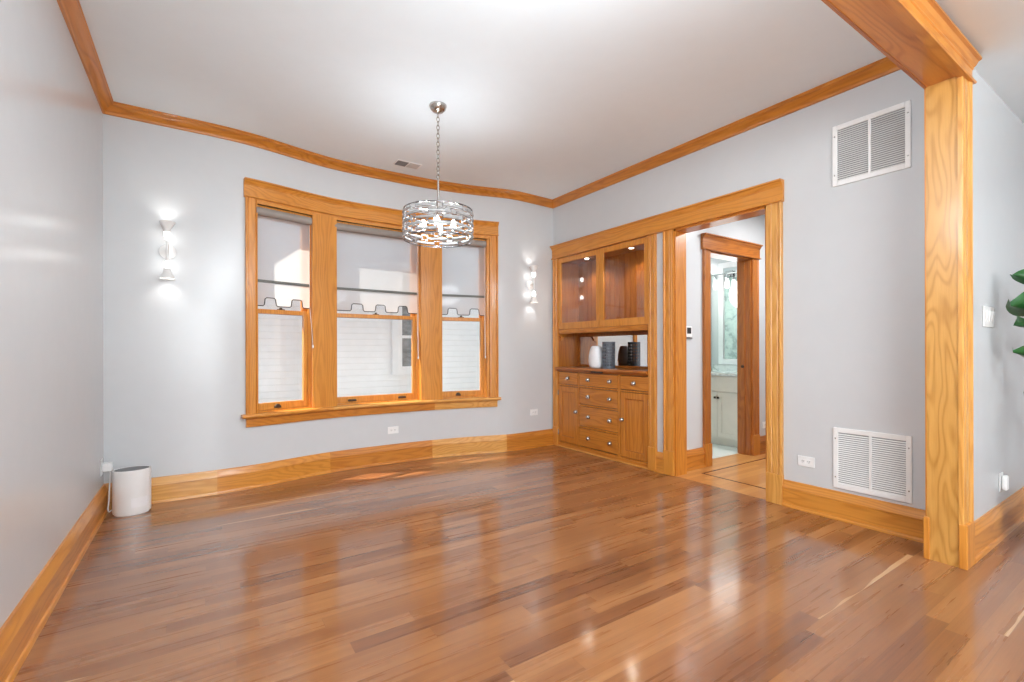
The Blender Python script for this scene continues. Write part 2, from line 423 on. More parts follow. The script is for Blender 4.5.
# ------------------------------------------------------------------ window wall trim
def head_prof(off, z0, z1, lip=True):
    """frieze board with a bottom fillet and a flared cap; protrusion / height pairs"""
    h = z1 - z0
    return [(0, z0), (off + .016, z0), (off + .019, z0 + .006), (off + .016, z0 + .012), (off, z0 + .014), (off, z1 - .05), (off + .005, z1 - .047), (off + .005, z1 - .041),
            (off + .012, z1 - .034), (off + .022, z1 - .016), (off + .036, z1 - .012), (off + .036, z1), (0, z1)]
def sub(xa, xb, n=24): return curve(xa, xb, n)
hp = head_prof(.024, 2.528, 2.685)
struct(MB().sweep(hp, sub(.325, 1.08)), 'trim_6', 'oak_x', 'oak head board over the left window, curving', 'window trim', smooth=40)
struct(MB().sweep(hp, sub(1.08, 2.93)), 'trim_7', 'oak_x', 'oak head board over the middle and right windows', 'window trim', smooth=40)
struct(MB().sweep([(-.13, ZH), (.018, ZH), (.018, 2.529), (-.13, 2.529)], sub(WL, WB)), 'trim_8', 'oak_x', 'oak head jamb strip just above the three shades', 'window trim', smooth=40)
# stool and apron, in three tinted pieces
sp = [(-.14, ZS - .032), (.060, ZS - .032), (.068, ZS - .026), (.071, ZS - .016), (.068, ZS - .006), (.062, ZS), (-.14, ZS)]
ap = [(0, .532), (.022, .532), (.024, .540), (.024, .600), (.034, .606), (.034, ZS - .032), (0, ZS - .032)]
for j, (a, b, mt, ma, w) in enumerate(((.300, 1.085, 'oak_x', 'oakd_x', 'left'), (1.085, 2.185, 'oakl_x', 'oakd_x', 'middle'), (2.185, 2.945, 'oakl_x', 'oakl_x', 'right'))):
    a2, b2 = (a if j else .337), (b if j < 2 else 2.915)
    pr = [(max(p, -.0), z) for p, z in sp] if False else sp
    # the stool: full depth only inside the opening, the horns lie on the wall face
    if j == 0:
        q = MB(); q.sweep([(p if p > 0 else 0, z) for p, z in sp], sub(a, WL)); q.sweep(sp, sub(WL, b))
    elif j == 2:
        q = MB(); q.sweep(sp, sub(a, WB)); q.sweep([(p if p > 0 else 0, z) for p, z in sp], sub(WB, b))
    else: q = MB().sweep(sp, sub(a, b))
    struct(q, 'trim_%d' % (9 + j), mt, 'oak window stool under the %s window' % w, 'window sill', smooth=40)
    struct(MB().sweep(ap, sub(a2, b2)), 'trim_%d' % (12 + j), ma, 'oak apron board below the %s window stool' % w, 'window trim', smooth=40)

# side casings (profile in plan, extruded upwards) following the wall
def casing_plan(xa, xb, inner_right):
    """plan polygon of a moulded casing on the far wall between x=xa..xb"""
    w = xb - xa
    t = [0, .05, .13, .16, .19, .26, .30, .55, .82, .86, .90, 1.0]
    o = [.030, .034, .034, .026, .018, .018, .022, .022, .022, .018, .026, .024]
    pts = []
    for a, b in zip(t, o):
        x = xa + a * w if inner_right else xb - a * w
        pts.append((x, ycs(x) - b))
    return pts + [(pts[-1][0], ycs(pts[-1][0])), (pts[0][0], ycs(pts[0][0]))]
struct(MB().prism(casing_plan(.337, WA + .002, True), 'xy', ZS, 2.528), 'trim_15', 'oak_z', 'oak casing down the left side of the left window', 'window trim')
struct(MB().prism(casing_plan(WB - .002, 2.919, False), 'xy', ZS, 2.528), 'trim_16', 'oak_z', 'oak casing down the right side of the right window', 'window trim')
# side jambs in the wall thickness, and the two wide curved mullion boards
UN = [(.404, .905), (1.106, 2.025), (2.240, 2.800)]
def mull(xa, xb):
    pts = [(xa + (xb - xa) * i / 10, ycs(xa + (xb - xa) * i / 10) - .02 - .004 * math.sin(math.pi * i / 10)) for i in range(11)]
    return pts + [(xb, ycs(xb) + .012), (xb - .038, ycs(xb - .038) + .012), (xb - .038, ycs(xb - .038) + .13), (xa - .004, ycs(xa) + .13)]
struct(MB().prism(mull(.908, 1.140), 'xy', ZS, ZH + .02), 'column_1', 'oak_z', 'wide smooth oak board between left and middle windows', 'window trim', smooth=30)
struct(MB().prism(mull(2.030, 2.272), 'xy', ZS, ZH + .02), 'column_2', 'oak_z', 'wide smooth oak board between middle and right windows', 'window trim', smooth=30)
struct(MB().prism([(WL - .005, ycs(WL) + .002), (.403, ycs(.403) + .002), (.403, ycs(.403) + .13), (WL - .005, ycs(WL) + .13)], 'xy', ZS, ZH + .02), 'trim_17', 'oak_z', 'thin oak side jamb at the far left of the left window', 'window trim')
struct(MB().prism([(2.802, ycs(2.802) + .005), (WB + .003, ycs(WB) + .005), (WB + .003, ycs(WB) + .13), (2.802, ycs(2.802) + .13)], 'xy', ZS, ZH + .02), 'trim_18', 'oak_z', 'sunlit oak side jamb at the far right of the right window', 'window trim')

# ------------------------------------------------------------------ the three windows and their shades
wl = ['narrow double hung oak window nearest the left sconce', 'wide double hung oak window with the neighbour window in view', 'narrow double hung oak window behind the chandelier side nearest the hutch']
sl = ['sheer grey roller shade half down in the narrow left window', 'sheer grey roller shade half down in the wide middle window', 'sheer grey roller shade half down in the narrow right window']
notches = [[(.12, .345), (.63, .86)], [(.165, .31), (.455, .585), (.74, .87)], [(.135, .36), (.64, .87)]]
for wi, (xa, xb) in enumerate(UN):
    P, Q = Vector((xa, ycs(xa), 0)), Vector((xb, ycs(xb), 0))
    L = (Q - P).length; e = (Q - P) / L; n = Vector((-e.y, e.x, 0))
    def T(s_, d, z, P=P, e=e, n=n): return tuple(P + e * s_ + n * d + Vector((0, 0, z)))
    sag = max(ycs(xa + (xb - xa) * .5) - (P.y + Q.y) / 2, 0)
    d0 = .012 + sag                              # keeps the flat sash behind the curved wall face
    root = thing('window_%d' % (wi + 1), T(L / 2, 0, ZS), wl[wi], 'window', None, 'structure')
    fr = MB(T); fr.frame(-.006, L + .006, ZS, ZH, .012, d0 + .012, d0 + .128, .012, .03)
    fr.box(.006, .02, d0 + .022, d0 + .040, ZS, ZH); fr.box(L - .02, L - .006, d0 + .022, d0 + .040, ZS, ZH)
    fr.build('window_frame', 'oak_z', root)
    lw = MB(T); lw.frame(.006, L - .006, ZS + .012, 1.572, .050, d0 + .046, d0 + .082, .066, .040)
    ls = lw.build('lower_sash', 'oak_z', root, bevel=.003)
    MB(T).box(.055, L - .055, d0 + .062, d0 + .066, .72, 1.534).build('pane', 'glass', ls)
    uw = MB(T); uw.frame(.006, L - .006, 1.532, ZH - .03, .045, d0 + .09, d0 + .126, .040, .060)
    us = uw.build('upper_sash', 'oakd_z', root, bevel=.003)
    MB(T).box(.05, L - .05, d0 + .106, d0 + .110, 1.57, ZH - .088).build('pane', 'glass', us)
    for fx in ((.42,) if wi != 1 else (.22, .80)):
        lf = MB(T)
        if wi != 1:
            lf.prism([(fx * L - .030, .672), (fx * L + .030, .672), (fx * L + .026, .690), (fx * L + .012, .706), (fx * L - .012, .706), (fx * L - .026, .690)], 'xz', d0 + .026, d0 + .046)
        else:
            lf.prism([(fx * L - .042, .676), (fx * L + .042, .676), (fx * L + .042, .690), (fx * L + .032, .697), (fx * L - .032, .697), (fx * L - .042, .690)], 'xz', d0 + .022, d0 + .046)
        lf.build('sash_lift', 'bronze', ls, bevel=.003)
    lk = MB(T); lk.box(L * .5 - .03, L * .5 + .03, d0 + .052, d0 + .08, 1.572, 1.580); lk.lathe([(.013, 0), (.013, .012), (.009, .016)], (L * .5, d0 + .066, 1.579), 12)
    lk.build('sash_lock', 'bronze', ls)
    # roller shade: tube, sheer cloth with a notched hem, braid along the hem, hem bar, bead cord
    sr = thing('roller_shade', T(L / 2, d0, ZH), sl[wi], 'shade', 'roller shades in the bowed window')
    rl = MB(T)
    N = 20; cs = [(d0 - .012 + .036 * math.cos(2 * math.pi * i / N), 2.430 + .036 * math.sin(2 * math.pi * i / N)) for i in range(N)]
    rl.prism(cs, 'yz', .012, L - .012); rl.build('shade_roll', 'roll', sr, smooth=40)
    df = d0 + .014; y0, y1 = .014, L - .014; W = y1 - y0
    low, up = 1.598, 1.672
    path = [(y0, low)]
    poly = [(y0, 2.44), (y0, low)]
    v0 = (.05, .035, .05)[wi]
    for a, b in notches[wi]:
        a, b = v0 + a * (1 - v0), v0 + b * (1 - v0)
        seg = [(y0 + a * W, low), (y0 + a * W + .008, up), (y0 + b * W - .008, up), (y0 + b * W, low)]
        path += seg; poly += seg
    path.append((y1, low)); poly += [(y1, low), (y1, 2.44)]
    fb = MB(T); fb.add([(u, df, v) for u, v in poly], [tuple(range(len(poly)))])
    fb.build('shade_cloth', 'fabric', sr)
    bp_ = []
    for (u0, v0), (u1, v1) in zip(path, path[1:]):
        dl = math.hypot(u1 - u0, v1 - v0); r = .012
        bp_ += [(u0 + (u1 - u0) * r / dl, df - .002, v0 + (v1 - v0) * r / dl), (u1 - (u1 - u0) * r / dl, df - .002, v1 - (v1 - v0) * r / dl)]
    bp_[0] = (path[0][0], df - .002, path[0][1]); bp_[-1] = (path[-1][0], df - .002, path[-1][1])
    MB(T).tube(bp_, .0045, 6).build('hem_braid', 'black_trim', sr, smooth=50)
    MB(T).box(y0 - .004, y1 + .004, df - .008, df + .006, 1.806, 1.831).build('hem_bar', 'gray_bar', sr, bevel=.003)
    cd = MB(T); ex = L - .018
    if wi == 0:
        cd.tube([(ex, d0 + .0, 2.43), (ex, d0 + .0, 1.62), (ex + .002, d0 - .01, 1.55), (ex + .007, d0 - .03, 1.40), (ex + .010, d0 - .045, 1.24)], .0022, 6)
    else:
        cd.tube([(ex, d0 - .02, 2.43), (ex, d0 - .02, 1.12)], .002, 6); cd.tube([(ex - .012, d0 - .024, 2.43), (ex - .012, d0 - .024, 1.5), (ex - .004, d0 - .022, 1.12)], .002, 6)
    cdo = cd.build('pull_cord', 'beads', sr)
    zt = 1.12 if wi else 1.24
    MB(T).lathe([(.003, .012), (.008, .004), (.009, -.012), (.005, -.022), (.001, -.024)], (ex if wi else ex + .010, d0 - .02 if wi else d0 - .045, zt), 10).build('cord_weight', 'beads', cdo, smooth=60)

# ------------------------------------------------------------------ cased opening to the hall, hutch casings, shared head
hpr = head_prof(.026, 2.331, 2.498)
q = MB().prism([(XR - p, z) for p, z in hpr], 'xz', 1.862, 4.69)
struct(q, 'trim_19', 'oak_y', 'long oak head board running over the hutch and hall opening', 'door trim')
def casing_y(ya, yb, inner_high, zt=2.331, zb=.235):
    w = yb - ya
    t = [0, .06, .12, .15, .18, .27, .30, .62, .66, .70, .86, .90, 1.0]
    o = [.030, .033, .033, .027, .021, .021, .024, .024, .020, .024, .024, .020, .022]
    pts = [((XR - b), (ya + a * w if inner_high else yb - a * w)) for a, b in zip(t, o)]
    return pts + [(XR, pts[-1][1]), (XR, pts[0][1])]
def plinth(mb, ya, yb, d=.034): mb.box(XR - d, XR, ya - .004, yb + .004, 0, .232); return mb
def casing_set(n, ya, yb, inner_high, mat, label):
    r = thing('trim_%d' % n, (XR, (ya + yb) / 2, 0), label, 'door trim', None, 'structure')
    MB().prism(casing_y(ya, yb, inner_high), 'xy', .232, 2.331).build('casing_board', mat, r)
    plinth(MB(), ya, yb).build('plinth_block', mat, r, bevel=.004)
casing_set(20, 1.872, OY0, True, 'oakl_z', 'oak casing with plinth on the near side of the hall opening')
casing_set(21, OY1, 2.978, False, 'oak_z', 'oak casing with plinth on the far side of the hall opening')
casing_set(22, 3.074, HY0, True, 'oak_z', 'oak casing on the near side of the hutch')
casing_set(23, HY1, 4.675, False, 'oak_z', 'oak casing in the corner beside the hutch')
jb = MB(); jb.box(XR - .005, XR + .155, OY1 - .018, OY1 + .002, 0, OZ + .0); jb.box(XR - .005, XR + .155, OY0 - .002, OY0 + .018, 0, OZ)
struct(jb, 'trim_24', 'oakd_z', 'oak side jambs inside the hall opening', 'door trim')
struct(MB().box(XR - .005, XR + .155, OY0, OY1, OZ - .018, OZ + .002), 'trim_25', 'oakd_y', 'glossy oak head jamb inside the hall opening', 'door trim')

# ------------------------------------------------------------------ oak post and beam of the big opening
def post():
    r = thing('column_3', (XJ, YB0, 0), 'tall pale oak post ending the wall at right', 'post', None, 'structure')
    MB().box(XJ, XJ + .02, YB0 - .004, YB1 + .004, .0, BEAM).build('jamb_board', 'oak_post', r)
    # moulded casing facing the near room
    w = .125; t = [0, .04, .10, .14, .18, .25, .30, .66, .70, .75, .90, .94, 1.]; od = [.018, .022, .022, .016, .020, .020, .023, .023, .019, .024, .030, .034, .034]
    pts = [(XJ - .004 + a * w, YB0 - b) for a, b in zip(t, od)] + [(XJ - .004 + w, YB0), (XJ - .004, YB0)]
    MB().prism(pts, 'xy', .0, BEAM - .01).build('front_casing', 'oakl_z', r)
    MB().box(XJ + .004, XJ + .12, YB1, YB1 + .012, 0, BEAM).build('rear_casing', 'oak_z', r)
    MB().box(XJ - .010, XJ + .02, YB1 - .008, YB1 + .018, 0, .24).build('plinth_block', 'oak_z', r, bevel=.004)
    MB().box(XJ - .010, XJ + .128, YB0 - .037, YB0 - .001, 0, .24).build('plinth_block', 'oak_z', r, bevel=.004)
post()
def beam():
    r = thing('beam_1', (1.5, YB0, BEAM), 'heavy oak beam casing across the top right', 'beam', None, 'structure')
    x0, x1 = -.33, 3.59
    MB().box(x0, XJ + .02, YB0 - .004, YB1 + .004, BEAM, BEAM + .02).build('soffit_board', 'oak_x', r)
    h = [(0, BEAM - .014), (.040, BEAM - .014), (.045, BEAM - .007), (.040, BEAM), (.026, BEAM + .002), (.026, BEAM + .066), (.032, BEAM + .070), (.032, BEAM + .078), (.042, BEAM + .086),
         (.052, BEAM + .104), (.066, BEAM + .109), (.066, BEAM + .120), (0, BEAM + .120)]
    MB().prism([(YB0 - p, z) for p, z in h], 'yz', x0, x1 + .025).build('frieze_board', 'oak_x', r)
    MB().prism([(YB1 + p, z) for p, z in [(0, BEAM - .004), (.014, BEAM - .004), (.014, BEAM + .15), (0, BEAM + .15)]], 'yz', x0, XR - .28).build('rear_board', 'cherry_x', r)
beam()

# ------------------------------------------------------------------ hall
HWY = 2.94
struct(MB().box(XR, 7.2, 1.2, HWY + .14, -.1, .0), 'floor', 'oakfloor', 'honey oak hall floor beyond the cased opening', 'floor')
inl = MB(); inl.box(4.035, 4.055, 1.4, 2.785, 0, .0012); inl.box(4.055, 7.0, 2.765, 2.785, 0, .0012)
tag(inl.build('inlay', 'inlay'), 'thin dark inlay border set in the oak hall floor', 'floor inlay', None, 'structure')
ED0, ED1, EDZ = 4.395, 5.18, 2.215
hw = MB(); hw.box(XR + .15, ED0 - .0, HWY, HWY + .15, 0, 2.9); hw.box(ED1, 7.2, HWY, HWY + .15, 0, 2.9); hw.box(ED0, ED1, HWY, HWY + .15, EDZ, 2.9)
struct(hw, 'wall_hall', 'wall', 'grey hall wall around the bathroom doorway', 'wall')
struct(MB().box(XR + .15, 7.2, 1.2, 1.35, 0, 2.9), 'wall_hall', 'wall', 'near wall of the hall, behind the dining room wall', 'wall')
struct(MB().box(7.2, 7.35, 1.2, HWY + .15, 0, 2.9), 'wall_hall', 'wall', 'end wall of the hall', 'wall')
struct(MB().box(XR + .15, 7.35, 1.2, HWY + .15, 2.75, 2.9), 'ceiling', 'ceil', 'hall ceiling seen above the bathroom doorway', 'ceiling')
struct(MB().sweep(BP, [(XR + .15, HWY), (4.285, HWY)]), 'baseboard_hall', 'oakd_x', 'oak hall baseboard below the thermostat', 'baseboard', smooth=40)
struct(MB().sweep(BP, [(5.305, HWY), (7.2, HWY)]), 'baseboard_hall', 'cherry_x', 'oak hall baseboard right of the bathroom doorway', 'baseboard', smooth=40)

dr = thing('door_1', ((ED0 + ED1) / 2, HWY, 0), 'oak trimmed bathroom doorway seen through the hall opening', 'doorway', None, 'structure')
for a, b, ir in ((4.285, ED0, True), (ED1, 5.30, False)):
    w = b - a; t = [0, .08, .15, .2, .3, .65, .72, .9, 1.]; od = [.030, .033, .026, .022, .024, .024, .020, .024, .022]
    pts = [(a + x * w if ir else b - x * w, HWY - y) for x, y in zip(t, od)]; pts += [(pts[-1][0], HWY), (pts[0][0], HWY)]
    MB().prism(pts, 'xy', .23, EDZ).build('casing_board', 'cherry_z' if ir else 'cherry_z', dr)
    MB().box(a - .003, b + .003, HWY - .036, HWY, 0, .23).build('plinth_block', 'oakd_z', dr, bevel=.004)
hd = head_prof(.026, EDZ, 2.375)
MB().prism([(HWY - p, z) for p, z in hd], 'yz', 4.262, 5.325).build('head_board', 'cherry_x', dr)
MB().box(ED0 - .002, ED0 + .016, HWY - .003, HWY + .153, 0, EDZ).build('side_jamb', 'cherry_z', dr)
rj = MB(); rj.box(ED1 - .016, ED1 + .002, HWY - .003, HWY + .153, 0, EDZ); rj.box(ED1 - .028, ED1 - .015, HWY + .06, HWY + .10, 0, EDZ - .018)
rj = rj.build('side_jamb', 'cherry_z', dr)
MB().box(ED0, ED1, HWY - .003, HWY + .153, EDZ - .016, EDZ + .002).build('head_jamb', 'cherry_x', dr)
MB().lathe([(.004, -.014), (.016, -.011), (.018, 0), (.018, .006)], (ED1 - .030, HWY + .08, 1.0), 14, 'x').build('latch', 'bronze', rj, smooth=40)

# thermostat and hall outlet
t = thing('thermostat', (4.03, HWY, 1.38), 'small white thermostat with dark screen on the hall wall', 'thermostat')
MB().box(3.985, 4.085, HWY - .024, HWY - .001, 1.318, 1.425).build('thermostat_body', 'white', t, bevel=.006)
MB().box(4.004, 4.066, HWY - .027, HWY - .023, 1.352, 1.412).build('screen', 'dark', t)
MB().box(3.962, 4.108, HWY - .012, HWY - .001, 1.298, 1.316).build('back_plate', 'mesh_gray', t, bevel=.003)

# ------------------------------------------------------------------ bathroom seen through the doorway
BX0, BX1, BY0, BY1 = 4.25, 5.92, HWY + .15, 5.2
struct(MB().box(BX0, BX1, HWY + .14, BY1, -.1, .004), 'floor', 'bath_tile', 'pale tiled bathroom floor beyond the doorway', 'floor')
struct(MB().box(BX1, BX1 + .12, BY0, BY1, 0, 2.6), 'wall_bath', 'wall', 'bathroom wall behind the mirror', 'wall')
struct(MB().box(BX0 - .06, BX0, BY0, BY1, 0, 2.6), 'wall_bath', 'marble', 'marble tiled bathroom wall opposite the mirror', 'wall')
struct(MB().box(BX0 - .1, BX1 + .1, BY1, BY1 + .1, 0, 2.6), 'wall_bath', 'marble', 'marble shower wall at the bathroom end', 'wall')
struct(MB().box(BX1 - .008, BX1, 3.95, BY1, .0, 2.5), 'wall_bath', 'marble', 'marble side wall inside the shower', 'wall')
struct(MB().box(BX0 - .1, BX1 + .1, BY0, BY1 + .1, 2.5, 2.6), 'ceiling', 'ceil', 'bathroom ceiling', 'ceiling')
sg = thing('shower_screen', (5.2, 3.95, 0), 'clear green tinted glass shower screen left of the bathroom mirror', 'shower screen')
MB().box(5.02, BX1 - .01, 3.936, 3.946, .03, 2.25).build('glass_panel', 'shower_glass', sg)
ck = MB(); ck.box(5.01, BX1 - .01, 3.93, 3.952, .005, .03); ck.box(BX1 - .022, BX1 - .009, 3.93, 3.952, .03, 2.25); ck.build('channel', 'chrome', sg)
cl = MB(); cl.box(5.55, 5.62, 3.918, 3.930, 2.14, 2.22); cl.build('clamp', 'chrome', sg, bevel=.003)

vn = thing('vanity', (5.65, 3.5, 0), 'cream bathroom vanity with marble top and dark knobs', 'vanity')
VX, VY0, VY1 = 5.385, 3.19, 3.88
vb = MB(); vb.box(VX + .02, BX1 - .002, VY0, VY1, .10, .865); vb.box(VX + .05, BX1 - .002, VY0 + .02, VY1, .0045, .10); vb.build('vanity_body', 'vanity', vn)
MB().box(VX, VX + .02, VY0 + .003, VY1 - .003, .672, .858).build('drawer', 'vanity', vn, bevel=.003)
for a, b, ky in ((VY0 + .003, 3.487, 3.468), (3.491, VY1 - .003, 3.512)):
    d = MB(); d.frame_yz(a, b, .105, .662, .055, VX, VX + .02); d.box(VX + .010, VX + .02, a + .05, b - .05, .15, .61)
    dd = d.build('cabinet_door', 'vanity', vn)
    kb = MB(); kb.lathe([(.005, .0), (.005, -.012)], (VX, ky, .595), 10, 'x'); kb.box(VX - .026, VX - .012, ky - .012, ky + .012, .582, .608); kb.build('knob', 'bronze', dd, bevel=.002)
MB().box(VX - .025, BX1 - .002, VY0 - .012, VY1 + .01, .868, .905).build('countertop', 'marble', vn, bevel=.004)
MB().box(BX1 - .020, BX1 - .002, VY0 - .01, VY1 + .01, .905, .985).build('backsplash', 'marble', vn)
mi = thing('bathroom_mirror', (BX1, 3.45, 1.6), 'white framed mirror over the bathroom vanity', 'mirror')
MB().frame_yz(3.19, 3.80, .99, 2.36, .075, BX1 - .030, BX1 - .002).build('mirror_frame', 'chalk', mi, bevel=.004)
MB().box(BX1 - .014, BX1 - .010, 3.26, 3.73, 1.06, 2.29).build('mirror_glass', 'mirror', mi)
vl = thing('vanity_light', (BX1 - .03, 3.6, 2.2), 'three lamp chrome vanity light glowing over the mirror', 'vanity light')
vlb = MB(); vlb.tube([(BX1 - .09, 3.40, 2.20), (BX1 - .09, 3.86, 2.20)], .008, 8); vlb.box(BX1 - .050, BX1 - .031, 3.58, 3.68, 2.16, 2.24); vlb.tube([(BX1 - .05, 3.63, 2.20), (BX1 - .09, 3.63, 2.20)], .008, 8)
vlb.build('light_bar', 'chrome', vl, smooth=40)
for y in (3.46, 3.63, 3.80):
    MB().lathe([(.012, 2.195), (.02, 2.15), (.022, 2.13)], (BX1 - .09, y, 0), 14).build('lamp_holder', 'chrome', vl, smooth=40)
    MB().lathe([(.018, 2.13), (.028, 2.09), (.032, 2.04), (.026, 2.01), (.001, 2.0)], (BX1 - .09, y, 0), 16).build('lamp_shade', 'opal', vl, smooth=60)
tb = thing('towel_rail', (BX0, 3.6, 1.2), 'chrome towel rail on marble wall seen only in the bathroom mirror', 'towel rail')
q = MB(); q.tube([(BX0 + .06, 3.45, 1.25), (BX0 + .06, 4.0, 1.25)], .009, 8); q.tube([(BX0 + .002, 3.47, 1.25), (BX0 + .06, 3.47, 1.25)], .008, 8); q.tube([(BX0 + .002, 3.98, 1.25), (BX0 + .06, 3.98, 1.25)], .008, 8)
q.build('rail', 'chrome', tb, smooth=40)

# ------------------------------------------------------------------ built-in hutch
H = thing('built_in_hutch', (XR, (HY0 + HY1) / 2, 0), 'amber oak built in hutch with glass doors, drawers and mirror niche', 'hutch')
FX, BK = XR + .002, XR + .335                   # face plane and back of the case
Yf = [HY0 + .004, 3.555, 3.585, 4.208, 4.228, HY1 - .004]
for y in (HY0 - .012, HY1): MB().box(FX, BK, y, y + .012, .0, 2.315).build('side_panel', 'cherry_z', H)
bb = MB(); bb.box(BK, BK + .012, HY0 - .012, HY1 + .012, 0, 2.315)
for k in range(18): bb.box(BK - .005, BK, HY0 + .004 + k * .079, HY0 + .004 + k * .079 + .071, 1.455, 2.300)
bb.build('back_panel', 'cherry_z', H)
MB().box(FX + .022, BK - .006, HY0, HY1, 1.420, 1.442).build('cabinet_floor', 'cherry_y', H); MB().box(FX + .022, BK - .006, HY0, HY1, 2.298, 2.314).build('cabinet_top', 'cherry_y', H)
rail = MB(); rail.box(FX - .012, FX + .020, HY0 + .001, HY1 - .001, 1.405, 1.445); rail.box(FX - .006, FX + .012, HY0 + .001, HY1 - .001, 1.392, 1.405)
rail.build('bottom_rail', 'oakd_y', H, bevel=.003)
# upper glass doors
ym = 3.860
for a, b in ((HY0 + .004, ym - .002), (ym + .002, HY1 - .004)):
    d = MB().frame_yz(a, b, 1.449, 2.327, .056, FX - .012, FX + .010, .078, .060)
    dd = d.build('glass_door', 'oak_z', H, bevel=.003)
    MB().box(FX - .003, FX + .001, a + .05, b - .05, 1.52, 2.258).build('door_glass', 'cab_glass', dd)
    yk = ym - .03 if a < 3.5 else ym + .03
# face frame of the base: stiles and rails flush with the drawer fronts, dark gaps between
ff = MB(); f0, f1 = FX - .012, FX + .010
for a, b in ((HY0 + .0005, Yf[0]), (Yf[1], Yf[2]), (Yf[3], Yf[4]), (Yf[5], HY1 - .0005)): ff.box(f0, f1, a, b, .045, .952)
for a, b, zs in ((Yf[0], Yf[1], ((.045, .058), (.752, .770), (.925, .952))), (Yf[4], Yf[5], ((.045, .058), (.752, .770), (.925, .952))),
                 (Yf[2], Yf[3], ((.045, .058), (.282, .300), (.537, .555), (.752, .770), (.925, .952)))):
    for z0, z1 in zs: ff.box(f0, f1, a, b, z0, z1)
ff.build('face_frame', 'oakd_z', H)
MB().box(FX + .022, FX + .026, HY0, HY1, .045, .950).build('gap_shade_sheet', 'dark', H)  # near-black sheet: shade in the gaps around drawers, put into its colour
MB().box(FX - .020, FX + .02, HY0 + .0005, HY1 - .0005, .0, .045).build('base_rail', 'oakd_y', H)
MB().box(FX - .034, FX - .020, HY0 + .0005, HY1 - .0005, .0, .016).build('shoe_strip', 'oakl_y', H, bevel=.004)
def knob(parent, y, z, x=FX - .012):
    k_ = MB(); k_.lathe([(.021, 0), (.021, -.003), (.009, -.006), (.008, -.014), (.018, -.020), (.0215, -.026), (.016, -.033), (.002, -.036)], (x, y, z), 12, 'x')
    return k_.build('knob', 'nickel', parent, smooth=30)
def drawer(a, b, z0, z1, ks):
    d = MB().box(FX - .013, FX + .012, a + .006, b - .006, z0 + .006, z1 - .006).build('drawer', 'oakd_y', H, bevel=.002)
    for y in ks: knob(d, y, (z0 + z1) / 2 + .0)
drawer(Yf[0], Yf[1], .770, .925, [3.358]); drawer(Yf[4], Yf[5], .770, .925, [4.40])
for z0, z1 in ((.770, .925), (.555, .752), (.300, .537), (.062, .282)): drawer(Yf[2], Yf[3], z0, z1, [3.698, 4.04])
for a, b, ky, hy in ((Yf[0], Yf[1], 3.520, Yf[0]), (Yf[4], Yf[5], 4.252, Yf[5])):
    d = MB(); d.frame_yz(a + .006, b - .006, .064, .746, .060, FX - .013, FX + .008, .07, .065)
    dd = d.build('cabinet_door', 'oakd_z', H, bevel=.003)
    MB().box(FX + .001, FX + .004, a + .055, b - .055, .12, .69).build('door_panel', 'oakd_z', dd)
    MB().frame_yz(a + .064, b - .064, .132, .683, .010, FX - .008, FX + .002).build('panel_moulding', 'cherry_z', dd, bevel=.003)
    knob(dd, ky, .455)
    for z in (.17, .665):
        MB().tube([(FX - .014, hy, z - .03), (FX - .014, hy, z + .03)], .006, 8).build('hinge', 'nickel', dd, smooth=40)
# counter, pull-out board, niche mirror, brackets
ct = [(FX - .052, .952), (FX - .058, .960), (FX - .058, .974), (FX - .052, .982), (BK, .982), (BK, .952)]
MB().prism(ct, 'xz', HY0 + .001, HY1 - .001).build('counter', 'cherry_y', H)
MB().prism([(FX - .010, .926), (FX - .022, .930), (FX - .034, .944), (FX - .034, .952), (FX + .02, .952), (FX + .02, .926)], 'xz', HY0 + .001, HY1 - .001).build('counter_moulding', 'cherry_y', H)
MB().box(FX - .050, FX - .02, 3.79, 3.97, .934, .951).build('pull_tab', 'dark', H, bevel=.006)
MB().frame_yz(HY0 + .001, HY1 - .001, .983, 1.392, .050, BK - .022, BK - .001, .028, .035).build('mirror_frame', 'cherry_z', H)
MB().box(BK - .012, BK - .008, HY0 + .05, HY1 - .05, 1.01, 1.358).build('mirror_glass', 'mirror', H)
for y in (HY0 + .001, HY1 - .019):
    bq = [(FX - .004, 1.392), (FX + .13, 1.392), (FX + .128, 1.378), (FX + .105, 1.372), (FX + .075, 1.352), (FX + .06, 1.318), (FX + .03, 1.305), (FX + .012, 1.318), (FX + .016, 1.335), (FX + .034, 1.342), (FX + .03, 1.362), (FX + .0, 1.372)]
    MB().prism(bq, 'xz', y, y + .018).build('bracket', 'oakd_x', H)
for y in (3.52, 4.22):
    pk = MB().lathe([(.036, 2.298), (.036, 2.290), (.028, 2.288)], (FX + .13, y, 0), 20).build('puck_light', 'nickel', H, smooth=40)
    MB().lathe([(.027, 2.2878), (.024, 2.2862), (.001, 2.2858)], (FX + .13, y, 0), 20).build('lens', 'puck', pk, smooth=40)

# two ornaments on the hutch counter
v1 = MB()
rp = [(.030, 0), (.056, .004), (.066, .03), (.071, .08), (.068, .14), (.060, .20), (.050, .24), (.040, .256), (.032, .258), (.030, .25), (.030, .20)]
n = 40; vs = []; fs = []
for i, (r, h) in enumerate(rp):
    for j in range(n):
        t_ = 2 * math.pi * j / n; rr = r * 1.22 * (1 + (.022 if j % 2 else -.022) * (1 if 1 < i < 8 else 0))
        vs.append((3.835 + rr * math.cos(t_), 4.015 + rr * math.sin(t_), .9825 + h))
for i in range(len(rp) - 1): fs += [(i * n + j, i * n + (j + 1) % n, (i + 1) * n + (j + 1) % n, (i + 1) * n + j) for j in range(n)]
fs += [tuple(range(n - 1, -1, -1)), tuple(range((len(rp) - 1) * n, len(rp) * n))]
tag(v1.add(vs, fs).build('vase', 'vase', smooth=60), 'rounded white ribbed vase on the hutch counter', 'vase')
